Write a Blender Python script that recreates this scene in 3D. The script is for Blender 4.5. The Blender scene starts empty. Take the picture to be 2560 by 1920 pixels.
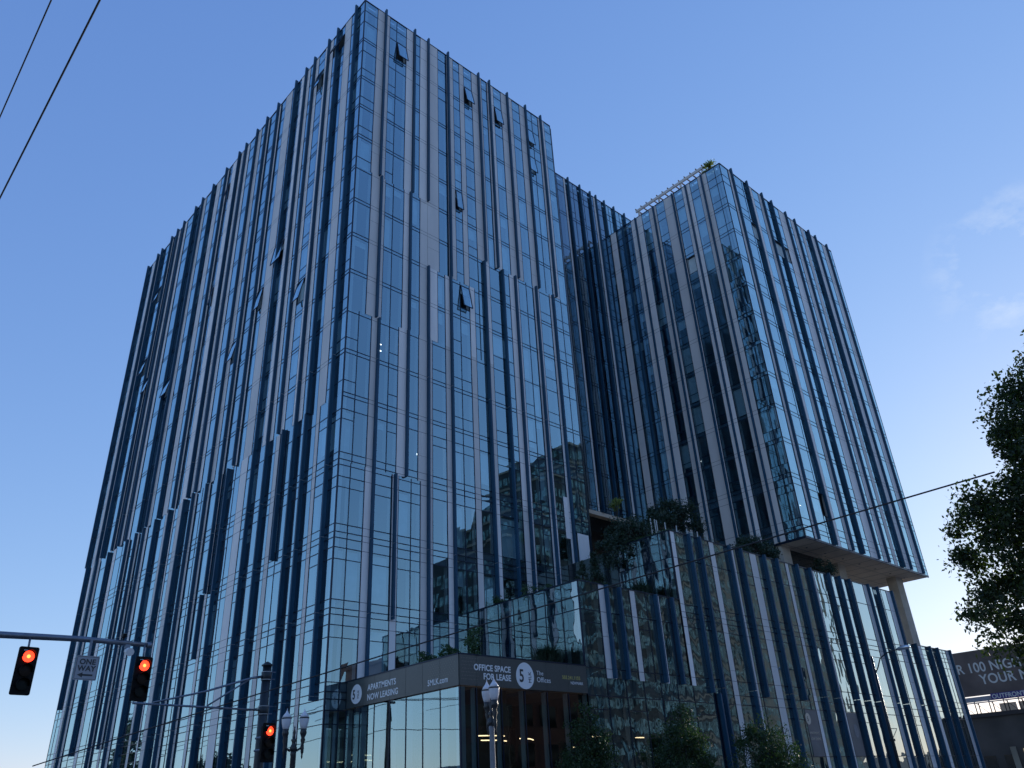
import bpy, math, random
import numpy as np
from mathutils import Vector, Matrix
R = math.radians
rnd = random.Random(7)
C = bpy.context.scene.collection
ZO = 1.6                                   # eye height of the photographer above the ground

# ------------------------------------------------------------------ camera
YAW, PITCH, ROLL, FPX = 0.8061989978, 0.4910452716, -0.0563137607, 1969.8623527
fw = Vector((math.cos(PITCH)*math.cos(YAW), math.cos(PITCH)*math.sin(YAW), math.sin(PITCH)))
rt = fw.cross(Vector((0, 0, 1))).normalized(); up = rt.cross(fw)
r2 = math.cos(ROLL)*rt + math.sin(ROLL)*up; u2 = -math.sin(ROLL)*rt + math.cos(ROLL)*up
cam = bpy.data.cameras.new('camera'); co = bpy.data.objects.new('camera', cam); C.objects.link(co)
m = Matrix((r2, u2, -fw)).transposed().to_4x4(); m.translation = Vector((0, 0, ZO)); co.matrix_world = m
cam.sensor_fit = 'HORIZONTAL'; cam.sensor_width = 36; cam.lens = 36*FPX/2560; cam.clip_start = .1; cam.clip_end = 12000
bpy.context.scene.camera = co
CX, CY, CZ = r2.copy(), u2.copy(), fw.copy()
def proj(p):
    d = Vector(p)-Vector((0, 0, ZO)); z = d.dot(CZ)
    if z < .1: return None
    return (1280+FPX*d.dot(CX)/z, 960-FPX*d.dot(CY)/z)

# ------------------------------------------------------------------ materials
def mat(name, col, rough=.6, metal=0, noise=0, nscale=3, spec=.5, bump=0, bscale=20, emit=None, estr=0, stretch=(1, 1, 1)):
    m = bpy.data.materials.new(name); m.use_nodes = True; nt = m.node_tree; b = nt.nodes['Principled BSDF']
    b.inputs['Base Color'].default_value = (*col, 1); b.inputs['Roughness'].default_value = rough
    b.inputs['Metallic'].default_value = metal; b.inputs['Specular IOR Level'].default_value = spec
    if emit: b.inputs['Emission Color'].default_value = (*emit, 1); b.inputs['Emission Strength'].default_value = estr
    if noise or bump:
        tc = nt.nodes.new('ShaderNodeTexCoord'); mp = nt.nodes.new('ShaderNodeMapping'); mp.inputs['Scale'].default_value = stretch
        nt.links.new(tc.outputs['Object'], mp.inputs[0])
    if noise:
        n = nt.nodes.new('ShaderNodeTexNoise'); n.inputs['Scale'].default_value = nscale; n.inputs['Detail'].default_value = 6
        nt.links.new(mp.outputs[0], n.inputs[0])
        r = nt.nodes.new('ShaderNodeMapRange'); r.inputs['From Min'].default_value = .3; r.inputs['From Max'].default_value = .7
        r.inputs['To Min'].default_value = 1-noise; r.inputs['To Max'].default_value = 1+noise; nt.links.new(n.outputs[0], r.inputs[0])
        x = nt.nodes.new('ShaderNodeVectorMath'); x.operation = 'SCALE'; x.inputs[0].default_value = col
        nt.links.new(r.outputs[0], x.inputs['Scale']); nt.links.new(x.outputs[0], b.inputs['Base Color'])
    if bump:
        n = nt.nodes.new('ShaderNodeTexNoise'); n.inputs['Scale'].default_value = bscale; nt.links.new(mp.outputs[0], n.inputs[0])
        bp = nt.nodes.new('ShaderNodeBump'); bp.inputs['Strength'].default_value = bump; bp.inputs['Distance'].default_value = .02
        nt.links.new(n.outputs[0], bp.inputs['Height']); nt.links.new(bp.outputs[0], b.inputs['Normal'])
    return m

def glass(name, refl, tint, trans, wob, wscale, f0=.30, power=2.0, stretch=(1, 1, .35)):
    m = bpy.data.materials.new(name); m.use_nodes = True; nt = m.node_tree; nt.nodes.clear(); N = nt.nodes.new; L = nt.links.new
    o = N('ShaderNodeOutputMaterial'); mx = N('ShaderNodeMixShader'); g = N('ShaderNodeBsdfGlossy'); t = N('ShaderNodeBsdfTransparent')
    g.inputs['Roughness'].default_value = .012; g.inputs['Color'].default_value = (*refl, 1)
    t.inputs['Color'].default_value = (*trans, 1)
    lw = N('ShaderNodeLayerWeight'); lw.inputs['Blend'].default_value = .5
    p = N('ShaderNodeMath'); p.operation = 'POWER'; p.inputs[1].default_value = power; L(lw.outputs['Facing'], p.inputs[0])
    q = N('ShaderNodeMath'); q.operation = 'MULTIPLY_ADD'; q.inputs[1].default_value = 1-f0; q.inputs[2].default_value = f0; L(p.outputs[0], q.inputs[0])
    L(q.outputs[0], mx.inputs[0]); L(t.outputs[0], mx.inputs[1]); L(g.outputs[0], mx.inputs[2]); L(mx.outputs[0], o.inputs[0])
    tc = N('ShaderNodeTexCoord'); mp = N('ShaderNodeMapping'); mp.inputs['Scale'].default_value = stretch; L(tc.outputs['Object'], mp.inputs[0])
    n = N('ShaderNodeTexNoise'); n.inputs['Scale'].default_value = wscale; n.inputs['Detail'].default_value = 1.5; L(mp.outputs[0], n.inputs[0])
    b = N('ShaderNodeBump'); b.inputs['Strength'].default_value = 1; b.inputs['Distance'].default_value = wob
    L(n.outputs[0], b.inputs['Height']); L(b.outputs[0], g.inputs['Normal'])
    return m

M = {}
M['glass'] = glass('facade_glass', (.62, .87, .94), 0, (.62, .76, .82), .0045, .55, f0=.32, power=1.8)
M['glass_dim'] = glass('shaded_glass', (.60, .80, .95), 0, (.45, .58, .62), .004, .55, f0=.15, power=2.2)  # facade glass dimmed: the recessed block's shade is put into the material
M['podium_glass'] = glass('podium_glass', (.80, .93, .93), 0, (.45, .55, .55), .017, 1.05, f0=.34, stretch=(1, 1, .55))
M['mullion'] = mat('mullion', (.012, .022, .045), .35, .6)
M['clad_a'] = mat('cladding_light', (.78, .76, .745), .55, 0, .07, .9, bump=.15, stretch=(1, 1, .2))
M['clad_b'] = mat('cladding_mid', (.62, .605, .59), .55, 0, .07, .9, bump=.15, stretch=(1, 1, .2))
M['fin'] = mat('fin_blue', (.012, .060, .115), .5, 0, .12, .7, spec=.3)
M['bracket'] = mat('bracket', (.32, .34, .36), .5, .4)
M['spandrel'] = mat('spandrel_back', (.10, .13, .17), .6)
M['reveal'] = mat('window_reveal', (.42, .46, .48), .7)
M['inside'] = mat('room_wall', (.10, .11, .12), .9, 0, .3, .25)
M['slab'] = mat('floor_slab', (.18, .18, .18), .9)
M['blind'] = mat('blind', (.52, .62, .64), .9, 0, .08, 2)
M['concrete'] = mat('concrete', (.62, .52, .41), .85, 0, .10, .5, bump=.3, bscale=4)
M['concrete_dark'] = mat('concrete_column', (.46, .41, .34), .85, 0, .16, 1.1, bump=.3, bscale=6)
M['roof'] = mat('roof_gravel', (.42, .40, .36), .9, 0, .2, 2)
M['soil'] = mat('soil', (.05, .045, .03), .95)
M['brown'] = mat('brown_wall', (.06, .040, .03), .8, 0, .2, 1)
M['banner'] = mat('banner_vinyl', (.045, .055, .055), .32, 0, .10, 6, spec=.7)
M['white'] = mat('white_vinyl', (.72, .74, .76), .5)
M['yellow'] = mat('yellow_vinyl', (.40, .36, .10), .5)
M['ink'] = mat('dark_ink', (.03, .035, .04), .5)
M['steel'] = mat('galvanised_steel', (.16, .19, .24), .45, .7, .15, 6)
M['dkgreen'] = mat('painted_pole', (.012, .02, .028), .45, .2, .2, 5)
M['black'] = mat('black_plastic', (.003, .003, .0035), .6, spec=.15)
M['signwhite'] = mat('sign_white', (.30, .32, .36), .55, 0, .06, 6)
M['globe'] = mat('lamp_globe', (.62, .62, .66), .3, 0, .05, 8)
M['mid_grey'] = mat('grey_post', (.20, .21, .23), .55, 0, .15, 8)  # plain grey of one twin lamp post and a poster logo
M['lamp_metal'] = mat('lamp_metal', (.035, .038, .042), .4, .5, .3, 9)
M['red_on'] = mat('red_lens_lit', (.8, .05, .02), .4, emit=(1, .045, .015), estr=3.0)
M['red_core'] = mat('red_lens_core', (.9, .1, .03), .4, emit=(1, .16, .03), estr=6.0)
M['amber_off'] = mat('amber_lens_off', (.012, .005, .002), .5, spec=.2)
M['green_off'] = mat('green_lens_off', (.002, .006, .006), .5, spec=.2)
M['warm'] = mat('lamp_tube', (1, .8, .6), .5, emit=(1, .66, .38), estr=5)
M['cool'] = mat('lamp_tube_white', (1, 1, 1), .5, emit=(1, .95, .9), estr=6)
M['wire'] = mat('wire', (.01, .012, .016), .6)
M['rail'] = mat('steel_post', (.65, .68, .72), .3, .9)
M['lobby_glass'] = glass('lobby_glass', (.8, .9, .92), 0, (.34, .42, .42), .004, .8, f0=.045, power=3.5)
M['clear'] = glass('rail_glass', (.9, .95, 1), 0, (.8, .88, .88), .0005, 1, f0=.02, power=5)
M['pergola'] = mat('pergola_paint', (.62, .60, .58), .6)
M['timber'] = mat('timber', (.22, .12, .07), .8)
M['asphalt'] = mat('asphalt', (.05, .05, .052), .9, 0, .2, 4)
M['paving'] = mat('paving', (.32, .31, .30), .9, 0, .12, 2)
M['paint'] = mat('road_paint', (.75, .75, .72), .7)
M['ground'] = mat('ground', (.30, .29, .26), .95, 0, .3, .05)
M['brick'] = mat('salmon_brick', (.42, .20, .15), .85, 0, .12, 2)
M['pale'] = mat('pale_stucco', (.62, .60, .56), .85, 0, .06, 1)
M['precast'] = mat('precast', (.27, .25, .20), .85, 0, .15, .4, spec=.05)
M['darkglass'] = mat('dark_window', (.02, .03, .035), .06, 0, spec=1)
M['greenglass'] = mat('green_window', (.20, .33, .32), .7, 0, .9, 1.3, spec=.05, stretch=(1, 1, .6))
M['greytile'] = mat('grey_panel', (.06, .072, .074), .8, 0, .2, 1.5, spec=.05)
M['billboard'] = mat('billboard_vinyl', (.13, .105, .095), .7, 0, .28, .35)
M['billwhite'] = mat('billboard_letter', (.62, .64, .62), .7)
M['purple'] = mat('purple_plate', (.06, .04, .22), .6)
M['bark'] = mat('bark', (.045, .035, .028), .9, 0, .3, 8)
M['hill'] = mat('wooded_hill', (.018, .034, .042), .95, 0, .25, .01)

def leafmat(name, a, b, trans=.35):
    m = bpy.data.materials.new(name); m.use_nodes = True; nt = m.node_tree; nt.nodes.clear(); N = nt.nodes.new; L = nt.links.new
    o = N('ShaderNodeOutputMaterial'); d = N('ShaderNodeBsdfPrincipled'); t = N('ShaderNodeBsdfTranslucent'); mx = N('ShaderNodeMixShader')
    mx.inputs[0].default_value = trans; d.inputs['Roughness'].default_value = .55
    g = N('ShaderNodeNewGeometry'); c = N('ShaderNodeMixRGB'); c.inputs[1].default_value = (*a, 1); c.inputs[2].default_value = (*b, 1)
    L(g.outputs['Random Per Island'], c.inputs[0]); L(c.outputs[0], d.inputs['Base Color'])
    s = N('ShaderNodeVectorMath'); s.operation = 'MULTIPLY'; s.inputs[1].default_value = (1.5, 1.7, .6); L(c.outputs[0], s.inputs[0]); L(s.outputs[0], t.inputs['Color'])
    L(d.outputs[0], mx.inputs[1]); L(t.outputs[0], mx.inputs[2]); L(mx.outputs[0], o.inputs[0]); return m
M['leaf_street'] = leafmat('leaf_street', (.014, .034, .014), (.045, .085, .032))
M['leaf_big'] = leafmat('leaf_sweetgum', (.012, .024, .012), (.050, .075, .022), .4)
M['leaf_con'] = leafmat('leaf_conifer', (.012, .032, .022), (.028, .060, .035), .15)
M['leaf_shrub'] = leafmat('leaf_shrub', (.020, .050, .025), (.050, .110, .045))
M['leaf_grass'] = leafmat('leaf_grass', (.035, .085, .035), (.06, .12, .03))
M['leaf_yellow'] = leafmat('leaf_yellow', (.10, .13, .03), (.22, .26, .08), .4)

# ------------------------------------------------------------------ mesh helpers
class MB:
    def __init__(s): s.v = []; s.f = []; s.m = []
    def quad(s, a, b, c, d, m=0):
        n = len(s.v); s.v += [a, b, c, d]; s.f.append((n, n+1, n+2, n+3)); s.m.append(m)
    def box(s, a, b, m=0):
        x0, y0, z0 = [min(p) for p in zip(a, b)]; x1, y1, z1 = [max(p) for p in zip(a, b)]
        n = len(s.v); s.v += [(x0, y0, z0), (x1, y0, z0), (x1, y1, z0), (x0, y1, z0), (x0, y0, z1), (x1, y0, z1), (x1, y1, z1), (x0, y1, z1)]
        for q in ((0, 3, 2, 1), (4, 5, 6, 7), (0, 1, 5, 4), (1, 2, 6, 5), (2, 3, 7, 6), (3, 0, 4, 7)): s.f.append(tuple(n+i for i in q)); s.m.append(m)
        return s
    def tube(s, pts, rad, n=8, m=0, cap=True):
        pts = [Vector(p) for p in pts]
        if not hasattr(rad, '__len__'): rad = [rad]*len(pts)
        base = len(s.v); ref = None
        for i, p in enumerate(pts):
            t = (pts[min(i+1, len(pts)-1)]-pts[max(i-1, 0)]).normalized()
            if ref is None: ref = t.orthogonal().normalized()
            ref = (ref-t*ref.dot(t)).normalized(); w = t.cross(ref)
            for k in range(n):
                a = 2*math.pi*k/n; s.v.append(tuple(p+rad[i]*(math.cos(a)*ref+math.sin(a)*w)))
        for i in range(len(pts)-1):
            for k in range(n):
                a = base+i*n+k; b = base+i*n+(k+1) % n; s.f.append((a, b, b+n, a+n)); s.m.append(m)
        if cap:
            s.f.append(tuple(base+k for k in range(n))[::-1]); s.m.append(m); e = base+(len(pts)-1)*n
            s.f.append(tuple(e+k for k in range(n))); s.m.append(m)
        return s
    def lathe(s, prof, cx, cy, n=20, m=0):          # prof: (radius, z)
        return s.tube([(cx, cy, z) for r, z in prof], [max(r, .001) for r, z in prof], n, m)
    def build(s, name, mats, parent=None, smooth=False, loc=None):
        me = bpy.data.meshes.new(name); v = s.v
        if loc: v = [(a-loc[0], b-loc[1], c-loc[2]) for a, b, c in v]
        me.from_pydata(v, [], s.f)
        if not isinstance(mats, (list, tuple)): mats = [mats]
        for k in mats: me.materials.append(M[k] if isinstance(k, str) else k)
        if len(mats) > 1: me.polygons.foreach_set('material_index', s.m)
        if smooth: me.polygons.foreach_set('use_smooth', [True]*len(me.polygons))
        me.update(); o = bpy.data.objects.new(name, me); C.objects.link(o)
        if loc and parent is None: o.location = loc
        if parent is not None: o.parent = parent
        return o
def tag(o, label=None, cat=None, group=None, kind=None):
    if label: o['label'] = label
    if cat: o['category'] = cat
    if group: o['group'] = group
    if kind: o['kind'] = kind
    return o
def empty(name, loc, label, cat, group=None, rz=0):
    o = bpy.data.objects.new(name, None); C.objects.link(o); o.location = loc; o.rotation_euler = (0, 0, rz); return tag(o, label, cat, group)
def text(s, size, mtl, parent, origin, ux, uz, name='lettering', sx=1, ext=.004, align='LEFT', bold=0):
    """real letters laid on the plane spanned by ux (reading direction) and uz (up)"""
    cu = bpy.data.curves.new('t', 'FONT'); cu.body = s; cu.size = size; cu.extrude = ext; cu.align_x = align; cu.offset = bold; cu.space_character = 1.05
    t = bpy.data.objects.new('t', cu); C.objects.link(t); bpy.context.view_layer.update()
    me = bpy.data.meshes.new_from_object(t.evaluated_get(bpy.context.evaluated_depsgraph_get())); bpy.data.objects.remove(t)
    ux = Vector(ux).normalized(); uz = Vector(uz).normalized(); n = ux.cross(uz)
    mm = Matrix((ux*sx, uz, n)).transposed().to_4x4(); mm.translation = Vector(origin)
    me.transform(mm); me.materials.clear(); me.materials.append(M[mtl]); me.name = name
    o = bpy.data.objects.new(name, me); C.objects.link(o)
    if parent is not None: o.parent = parent
    return o

# ------------------------------------------------------------------ the office building
BLD = empty('office_building', (0, 0, 0), 'big blue glass office and apartment tower with dark fins and stepped planted podium', 'building')
WIN, FINS, CLAD = [], [], []
mull = MB(); span = MB(); reveal = MB(); blind = MB(); ticks = MB()
def P(ax, c, u, z, d): return (c-d, u, z) if ax == 'x' else (u, c-d, z)
def pbox(mb, ax, c, u0, u1, z0, z1, d0, d1, m=0): mb.box(P(ax, c, u0, z0, d0), P(ax, c, u1, z1, d1), m)
def facade(ax, c, strips, z0, z1, lv, gl='glass', fins=(), jit=.004, openw=(), trans=.45, tick=()):
    """strips: (u0, u1, kind) kind g glass, c cladding ; lv: heights of the horizontal lines. Heights relative to the eye."""
    z0 += ZO; z1 += ZO; lv = sorted(z+ZO for z in lv if z0+.05 < z+ZO < z1-.05)
    lines = [z0]+lv+[z1]
    for i, (a, b, k) in enumerate(strips):
        if k == 'c':
            CLAD.append((ax, c, a+.012, b-.012, z0, z1, rnd.choice('ab'), list(lv)))
            continue
        # vertical mullions on both sides of a pane
        wl = .023
        pbox(mull, ax, c, a-wl, a+wl, z0, z1, -.06, .022)
        if i == len(strips)-1 or strips[i+1][2] == 'c': pbox(mull, ax, c, b-wl, b+wl, z0, z1, -.06, .022)
        pbox(reveal, ax, c, b-.075, b-.045, z0, z1, -.34, -.07); pbox(reveal, ax, c, a+.045, a+.075, z0, z1, -.34, -.07)
        tr = rnd.random() < trans; dz = .85
        for j in range(len(lines)-1):
            p, q = lines[j], lines[j+1]; h = q-p
            if j: pbox(mull, ax, c, a+wl, b-wl, p-.023, p+.023, -.05, .020)
            cuts = [p, q]
            if tr and h > 2.3:
                t = p+dz if z0 > 20 or p > 24.4 else q-.65
                cuts = [p, t, q]; pbox(mull, ax, c, a+wl, b-wl, t-.02, t+.02, -.05, .019)
            if h < 1.2: pbox(span, ax, c, a+.05, b-.05, p+.04, q-.04, -.10, -.08)
            elif rnd.random() < .34 and gl == 'glass':
                top = q-.1; bot = top-(h-.2)*rnd.choice((.18, .35, .6, .85, 1.0, 1.0)); pbox(blind, ax, c, a+.1, b-.1, bot, top, -.22, -.20)
            for s0, s1 in zip(cuts, cuts[1:]):
                op = [o for o in openw if a-.02 <= o[0]+.3 < b and s0-.05 <= o[1]+ZO <= s1+.05 and s1-s0 > 1.0]
                J = lambda: rnd.uniform(-jit, jit)
                if op:
                    lo = max(s0+.05, s1-2.0); out = op[0][2] if len(op[0]) > 2 else .42
                    if lo > s0+.2:
                        pbox(mull, ax, c, a+wl, b-wl, lo-.05, lo-.01, -.05, .04)
                        WIN.append([P(ax, c, a+wl, s0, 0), P(ax, c, b-wl, s0, 0), P(ax, c, b-wl, lo-.05, 0), P(ax, c, a+wl, lo-.05, 0), gl])
                    A0, A1, B0, B1 = P(ax, c, a+.05, lo, out), P(ax, c, b-.05, lo, out), P(ax, c, b-.05, s1-.04, .05), P(ax, c, a+.05, s1-.04, .05)
                    OPEN.append((A0, A1, B0, B1, gl)); continue
                WIN.append([P(ax, c, a+wl, s0, J()), P(ax, c, b-wl, s0, J()), P(ax, c, b-wl, s1, J()), P(ax, c, a+wl, s1, J()), gl])
    for f in fins:
        u, deep = f[0], f[1]; dp = .26
        if deep > .4: u += u*.26/c          # these stand in front of glass: the glass doubles them
        f0 = (f[2]+ZO) if len(f) > 2 else z0; f1 = (f[3]+ZO) if len(f) > 3 else z1
        FINS.append((ax, c, u, dp, f0, f1))
        for t in tick:
            if f0+.1 < t+ZO < f1-.1: pbox(ticks, ax, c, u-.075, u+.075, t+ZO, t+ZO+.022, .02, dp+.004)
OPEN = []
def S(s):                                     # 'g22 m22.9 c23.3 ... e43.7' -> strips
    t = [(w[0], float(w[1:])) for w in s.split()]; out = []
    k = None
    for (a, x), (b, y) in zip(t, t[1:]):
        if a != 'm': k = a
        out.append((x, y, k))
    return out
# storey lines, relative to the eye
RES = [58.68, 57.35, 55.33, 55.05, 53.85]+[v for i in range(10) for v in (50.96-3.109*i, 50.68-3.109*i)]
OFF = [21.82, 18.98, 18.53, 18.17, 17.45, 14.58, 14.12, 13.77, 13.22, 10.34, 9.87, 9.54, 8.99, 6.10, 5.64, 5.28, 4.74, 1.9, 1.2]
TICK = [26.0, 18.4, 14.0, 9.75, 5.5]
sh, dp = .26, .46
# right face of the tower (y = 38)
r1 = S('g22 c23.28 g24.49 m25.2 c26.21 g26.92 c27.65 g29.56 c30.5 g31.26 c31.98 g32.49 c33.44 g34.63 c35.3 g36.1 c37.05 g38.48 c39.45 g40.14 m41.1 c41.95 g42.79 e43.7')
r1f = [(24.0, sh), (26.98, sh), (28.45, sh), (30.42, dp), (34.2, sh), (35.28, dp), (37.79, sh), (40.17, sh), (41.95, dp)]
def cut(st, a, b): return [(max(x, a), min(y, b), k) for x, y, k in st if min(y, b)-max(x, a) > .03]
rtail = 'g30.7 m31.55 c32.47 g32.98 c34.0 g34.64 c36.78 g37.81 m38.7 c39.5 g40.2 c41.45 g42.08 m42.85 e43.65'
tailf = [(30.56, sh), (33.8, dp), (35.72, dp), (37.35, sh), (39.47, dp), (41.45, dp)]
r1b = S('g22 c23.38 g24.59 m25.31 c26.27 g26.8 c27.76 g29.4 c30.09 '+rtail)
r1bf = [(24.15, sh), (26.8, sh), (28.47, sh)]+tailf
for a, e, lo in ((22, 28.46, 41.62), (28.46, 33.44, 35.41), (33.44, 43.7, 38.52)):       # the pattern shifts sideways at a different storey in each bay
    facade('y', 38, cut(r1, a, e), lo, 59.88, RES, fins=[(u, d, lo, 60.25) for u, d in r1f if a <= u < e], tick=TICK,
           openw=[(25.2, 57), (32.49, 57), (36.1, 57, .3), (40.14, 57, .3), (40.14, 52.6, .3), (31.1, 42.6, .25)])
    facade('y', 38, cut(r1b, a, e), 29.2, lo, RES, fins=[f for f in r1bf if a <= f[0] < e], tick=TICK, openw=[(31.5, 34.0, .4)])
r2 = S('g22 m22.9 c23.87 g24.36 m25.31 c26.05 g26.77 c27.73 g28.91 c30.09 '+rtail)
facade('y', 38, r2, 18.4, 29.2, RES+OFF, fins=[(24.36, sh), (26.76, sh), (28.48, sh)]+tailf, tick=TICK)
r3 = S('g22 m22.84 c23.83 g24.34 c25.8 g26.28 m27.23 c27.94 g28.91 c30.09 '+rtail)
facade('y', 38, r3, -1.6, 18.4, OFF, fins=[(24.36, sh, 4.8), (25.78, dp, 9.6), (28.48, sh, 4.8)]+[(u, d, 4.8) for u, d in tailf], tick=TICK)
# left face of the tower (x = 22)
lend = 'g58.77 c59.61 g60.69 c61.04 g62.6 m63.0 c63.52 g64.1 c65.37 g66.4 m67.8 c69.02 g70.05 m71.6 c74.11 g75.1 c76.0 g76.8 c78.0 g79.0 m80.2 c81.6 g82.3 c83.5 g84.3 e86.15'
l1 = S('g38 c40.0 g41.0 c42.9 g44.25 c45.35 g45.9 c46.87 g48.49 c50.12 g51.4 c52.4 g53.12 c54.59 g55.14 c56.25 g57.25 '+lend.replace('g58.77 c59.61', 'c58.77 g59.65 c60.2'))
l1f = [(38.65, dp), (41.5, dp), (43.47, sh), (45.9, sh), (46.87, dp), (48.72, dp), (52.72, sh), (54.95, sh), (57.0, sh), (59.4, sh), (60.95, sh), (63.9, sh), (66.3, dp), (69.8, sh),
       (70.8, dp), (74.8, sh), (76.6, sh), (78.3, sh), (81.2, sh), (82.5, sh), (84.6, dp)]
facade('x', 22, l1, 22.98, 59.88, RES, fins=[(u, d, 22.98, 60.25) for u, d in l1f], tick=TICK,
       openw=[(41.0, 57.5), (44.25, 57), (44.25, 35), (51.4, 36, .3), (55.14, 33), (62.6, 57), (62.6, 44, .3), (70.05, 36), (79, 52), (79.0, 42), (76.8, 39), (82.3, 36), (48.49, 40, .3)])
l2 = S('g38 c40.59 g41.0 m42.97 m44.94 c45.81 g46.35 m48.75 c50.52 g51.6 m52.45 m52.9 g54.7 c54.74 g55.15 c56.77 g57.16 m58.24 c59.25 g59.75 c61.7 g62.84 c63.54 g63.8 c65.11 g65.6 m66.6 m68.2 c69.44 g70.05 c71.49 g71.95 c73.79 g74.15 m75.6 c77.22 g78.0 m79.8 c81.6 g82.3 c83.5 g84.2 m85.2 e86.15')
l2 = [s for s in l2 if s[1]-s[0] > .03]
l2f = [(38.65, dp, 5.3), (41.6, dp), (42.98, dp), (44.6, dp, 14.1, 23.0), (46.83, dp), (48.77, dp), (52.86, dp), (54.9, sh, 14.1, 23.0), (54.72, dp, 9.8, 14.1), (57.17, sh), (59.7, sh), (60.68, dp), (63.67, dp, 5.5),
       (66.6, dp), (70.05, sh), (71.94, sh, 5.5), (74.15, sh), (78.0, dp, 5.5), (82.29, sh), (84.15, dp, 9.8)]
facade('x', 22, l2, -1.6, 22.98, OFF, fins=l2f, tick=TICK)
# middle block, recessed (y = 44.3)
YM = 44.3
ML = [61.22, 60.4, 57.4, 57.05]+[v for i in range(10) for v in (52.7-3.22*i, 52.38-3.22*i)]
ms = S('g43.7 m45.2 m46.7 m48.2 m49.7 m51.19 c52.31 g52.6 m53.83 m54.55 m55.53 c57.32 g57.9 e58.78')
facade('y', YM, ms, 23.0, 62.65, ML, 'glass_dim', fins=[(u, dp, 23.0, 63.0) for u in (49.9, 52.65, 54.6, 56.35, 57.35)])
ms2 = S('g58.8 m60.03 m60.95 m61.99 m62.9 m64.2 m65.6 m67 m68.5 e70')
facade('y', YM, ms2, 56.9, 62.65, ML, fins=[(58.82, dp, 56.9, 63.0), (60.9, sh, 56.9, 63.0), (62.85, sh, 56.9, 63.0), (66, sh, 56.9, 63.0)], openw=[(61.99, 59, .35)])
# right wing: front (y = 28.7) and left side (x = 58.8)
YP = 28.7
WLV = [55.8, 54.85]+[v for i in range(10) for v in (51.98-3.203*i, 51.62-3.203*i)]+[22.2, 19.27, 18.66, 18.28]
wf = S('g58.8 c60.3 g61.31 m62.76 c64.1 g64.71 c66.0 g67.07 c70.1 g71.85 c72.7 g74.04 c74.9 g75.59 c77.21 g78.73 c79.91 g81.4 e82.2')
wff = [(60.2, dp), (63.1, dp), (66.62, sh), (67.95, dp), (71.53, sh), (73.5, sh), (75.95, dp), (78.2, sh), (80.9, sh)]
facade('y', YP, wf, 17.72, 57.2, WLV, fins=[(u, d, 17.75, 57.55) for u, d in wff], openw=[(62.76, 50.4, .5), (67.07, 50.4, .4), (62.76, 21, .3)])
wl = S('g28.72 m29.41 c30.39 g31.48 c32.48 g33.49 c34.54 g35.93 c37.0 g37.99 c39.01 g40.56 m41.31 c42.77 e43.6')
wlf = [(30.95, sh), (32.95, sh), (34.7, sh), (37.3, sh), (39.8, sh), (41.5, dp)]
facade('x', 58.8, wl[:3], 17.72, 57.2, WLV, fins=[(30.95, sh, 17.75, 57.2)], trans=.6)
facade('x', 58.8, wl[3:]+[(43.6, 44.25, 'g')], 14.1, 57.2, WLV+[17.7], fins=[(u, d, 14.2, 57.2) for u, d in wlf[1:]], openw=[(33.49, 47.6, .45)], trans=.6)
# podium fronts (y = 28.7)
PL = [13.22, 10.34, 9.87, 9.54, 8.99, 6.10, 5.64, 5.28, 4.74, 1.85, 1.0]
pa = S('g31.6 c33.18 g34.0 m34.9 c35.86 g36.33 m37.3 c38.08 g38.56 m39.5 e40.54')
facade('y', YP, pa, 5.64, 10.55, [9.06, 6.10], 'podium_glass', fins=[(33.72, sh), (34.83, sh), (37.75, dp), (39.3, dp)])
facade('y', YP, S('g31.6 m33.2 m34.7 m36.2 m37.7 m39.2 m40.7 e42.7'), -1.6, 5.64, [4.74, 1.0], 'podium_glass')
pb = S('g40.54 c40.62 g41.06 c42.5 g42.84 m43.6 c44.81 g45.38 c47.2 g47.7 m48.1 c49.7 g50.55 m51.42 m52.66 c54.5 g54.94 m55.97 m57.3 c58.17 g58.66 m60.3 m62.0 m63.9 g65.0 c66.85 g67.6 m68.6 m70.14 c71.17 g72.1 e72.8')
pbf = [(42.08, dp, 5.3), (43.62, sh), (46.6, dp), (48.02, dp, 5.3), (51.45, sh), (52.7, dp, 5.3), (56.0, sh), (57.4, dp), (60.3, dp), (62.03, dp), (63.7, dp), (67.55, sh), (68.66, dp), (72.05, sh)]
facade('y', YP, [s for s in pb if s[0] > 42.6], -1.6, 5.64, PL, 'podium_glass', fins=[(f[0], f[1], -1.5, 5.6) for f in pbf if len(f) < 3]+[(43.05, sh, -1.5, 5.3)])
facade('y', YP, pb, 5.64, 14.9, PL, 'podium_glass', fins=[(f[0], f[1], 5.3 if len(f) > 2 else 5.64, 15.0) for f in pbf])
pc = S('g72.8 m73.4 c74.5 g75.41 m76.3 m77.9 m79.2 m80.02 c80.74 g81.5 e82.2')
facade('y', YP, pc, -1.6, 10.6, PL, 'podium_glass', fins=[(u, d, -1.5, 10.7) for u, d in ((73.45, dp), (76.3, dp), (77.95, dp), (81.47, sh))])
# podium sides
facade('x', 31.6, S('g28.72 m30.0 m31.3 m32.6 m33.9 m35.2 m36.5 e37.97'), 5.6, 10.55, [9.06, 6.1], 'podium_glass', trans=0)
facade('x', 40.54, S('g28.72 m29.6 m30.5 m31.4 m32.3 e33.1'), 10.0, 14.9, [13.22], 'podium_glass', trans=0)
facade('x', 23.3, S('g28.72 m30.1 m31.4 m32.72 m34.05 m35.4 m36.7 e37.97'), -1.6, 4.76, [], 'glass', trans=0)
facade('y', YP, S('g23.3 m24.26 m25.74 m27.21 m28.7 m30.19 e31.6'), -1.6, 4.76, [], 'lobby_glass', trans=0)

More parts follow.
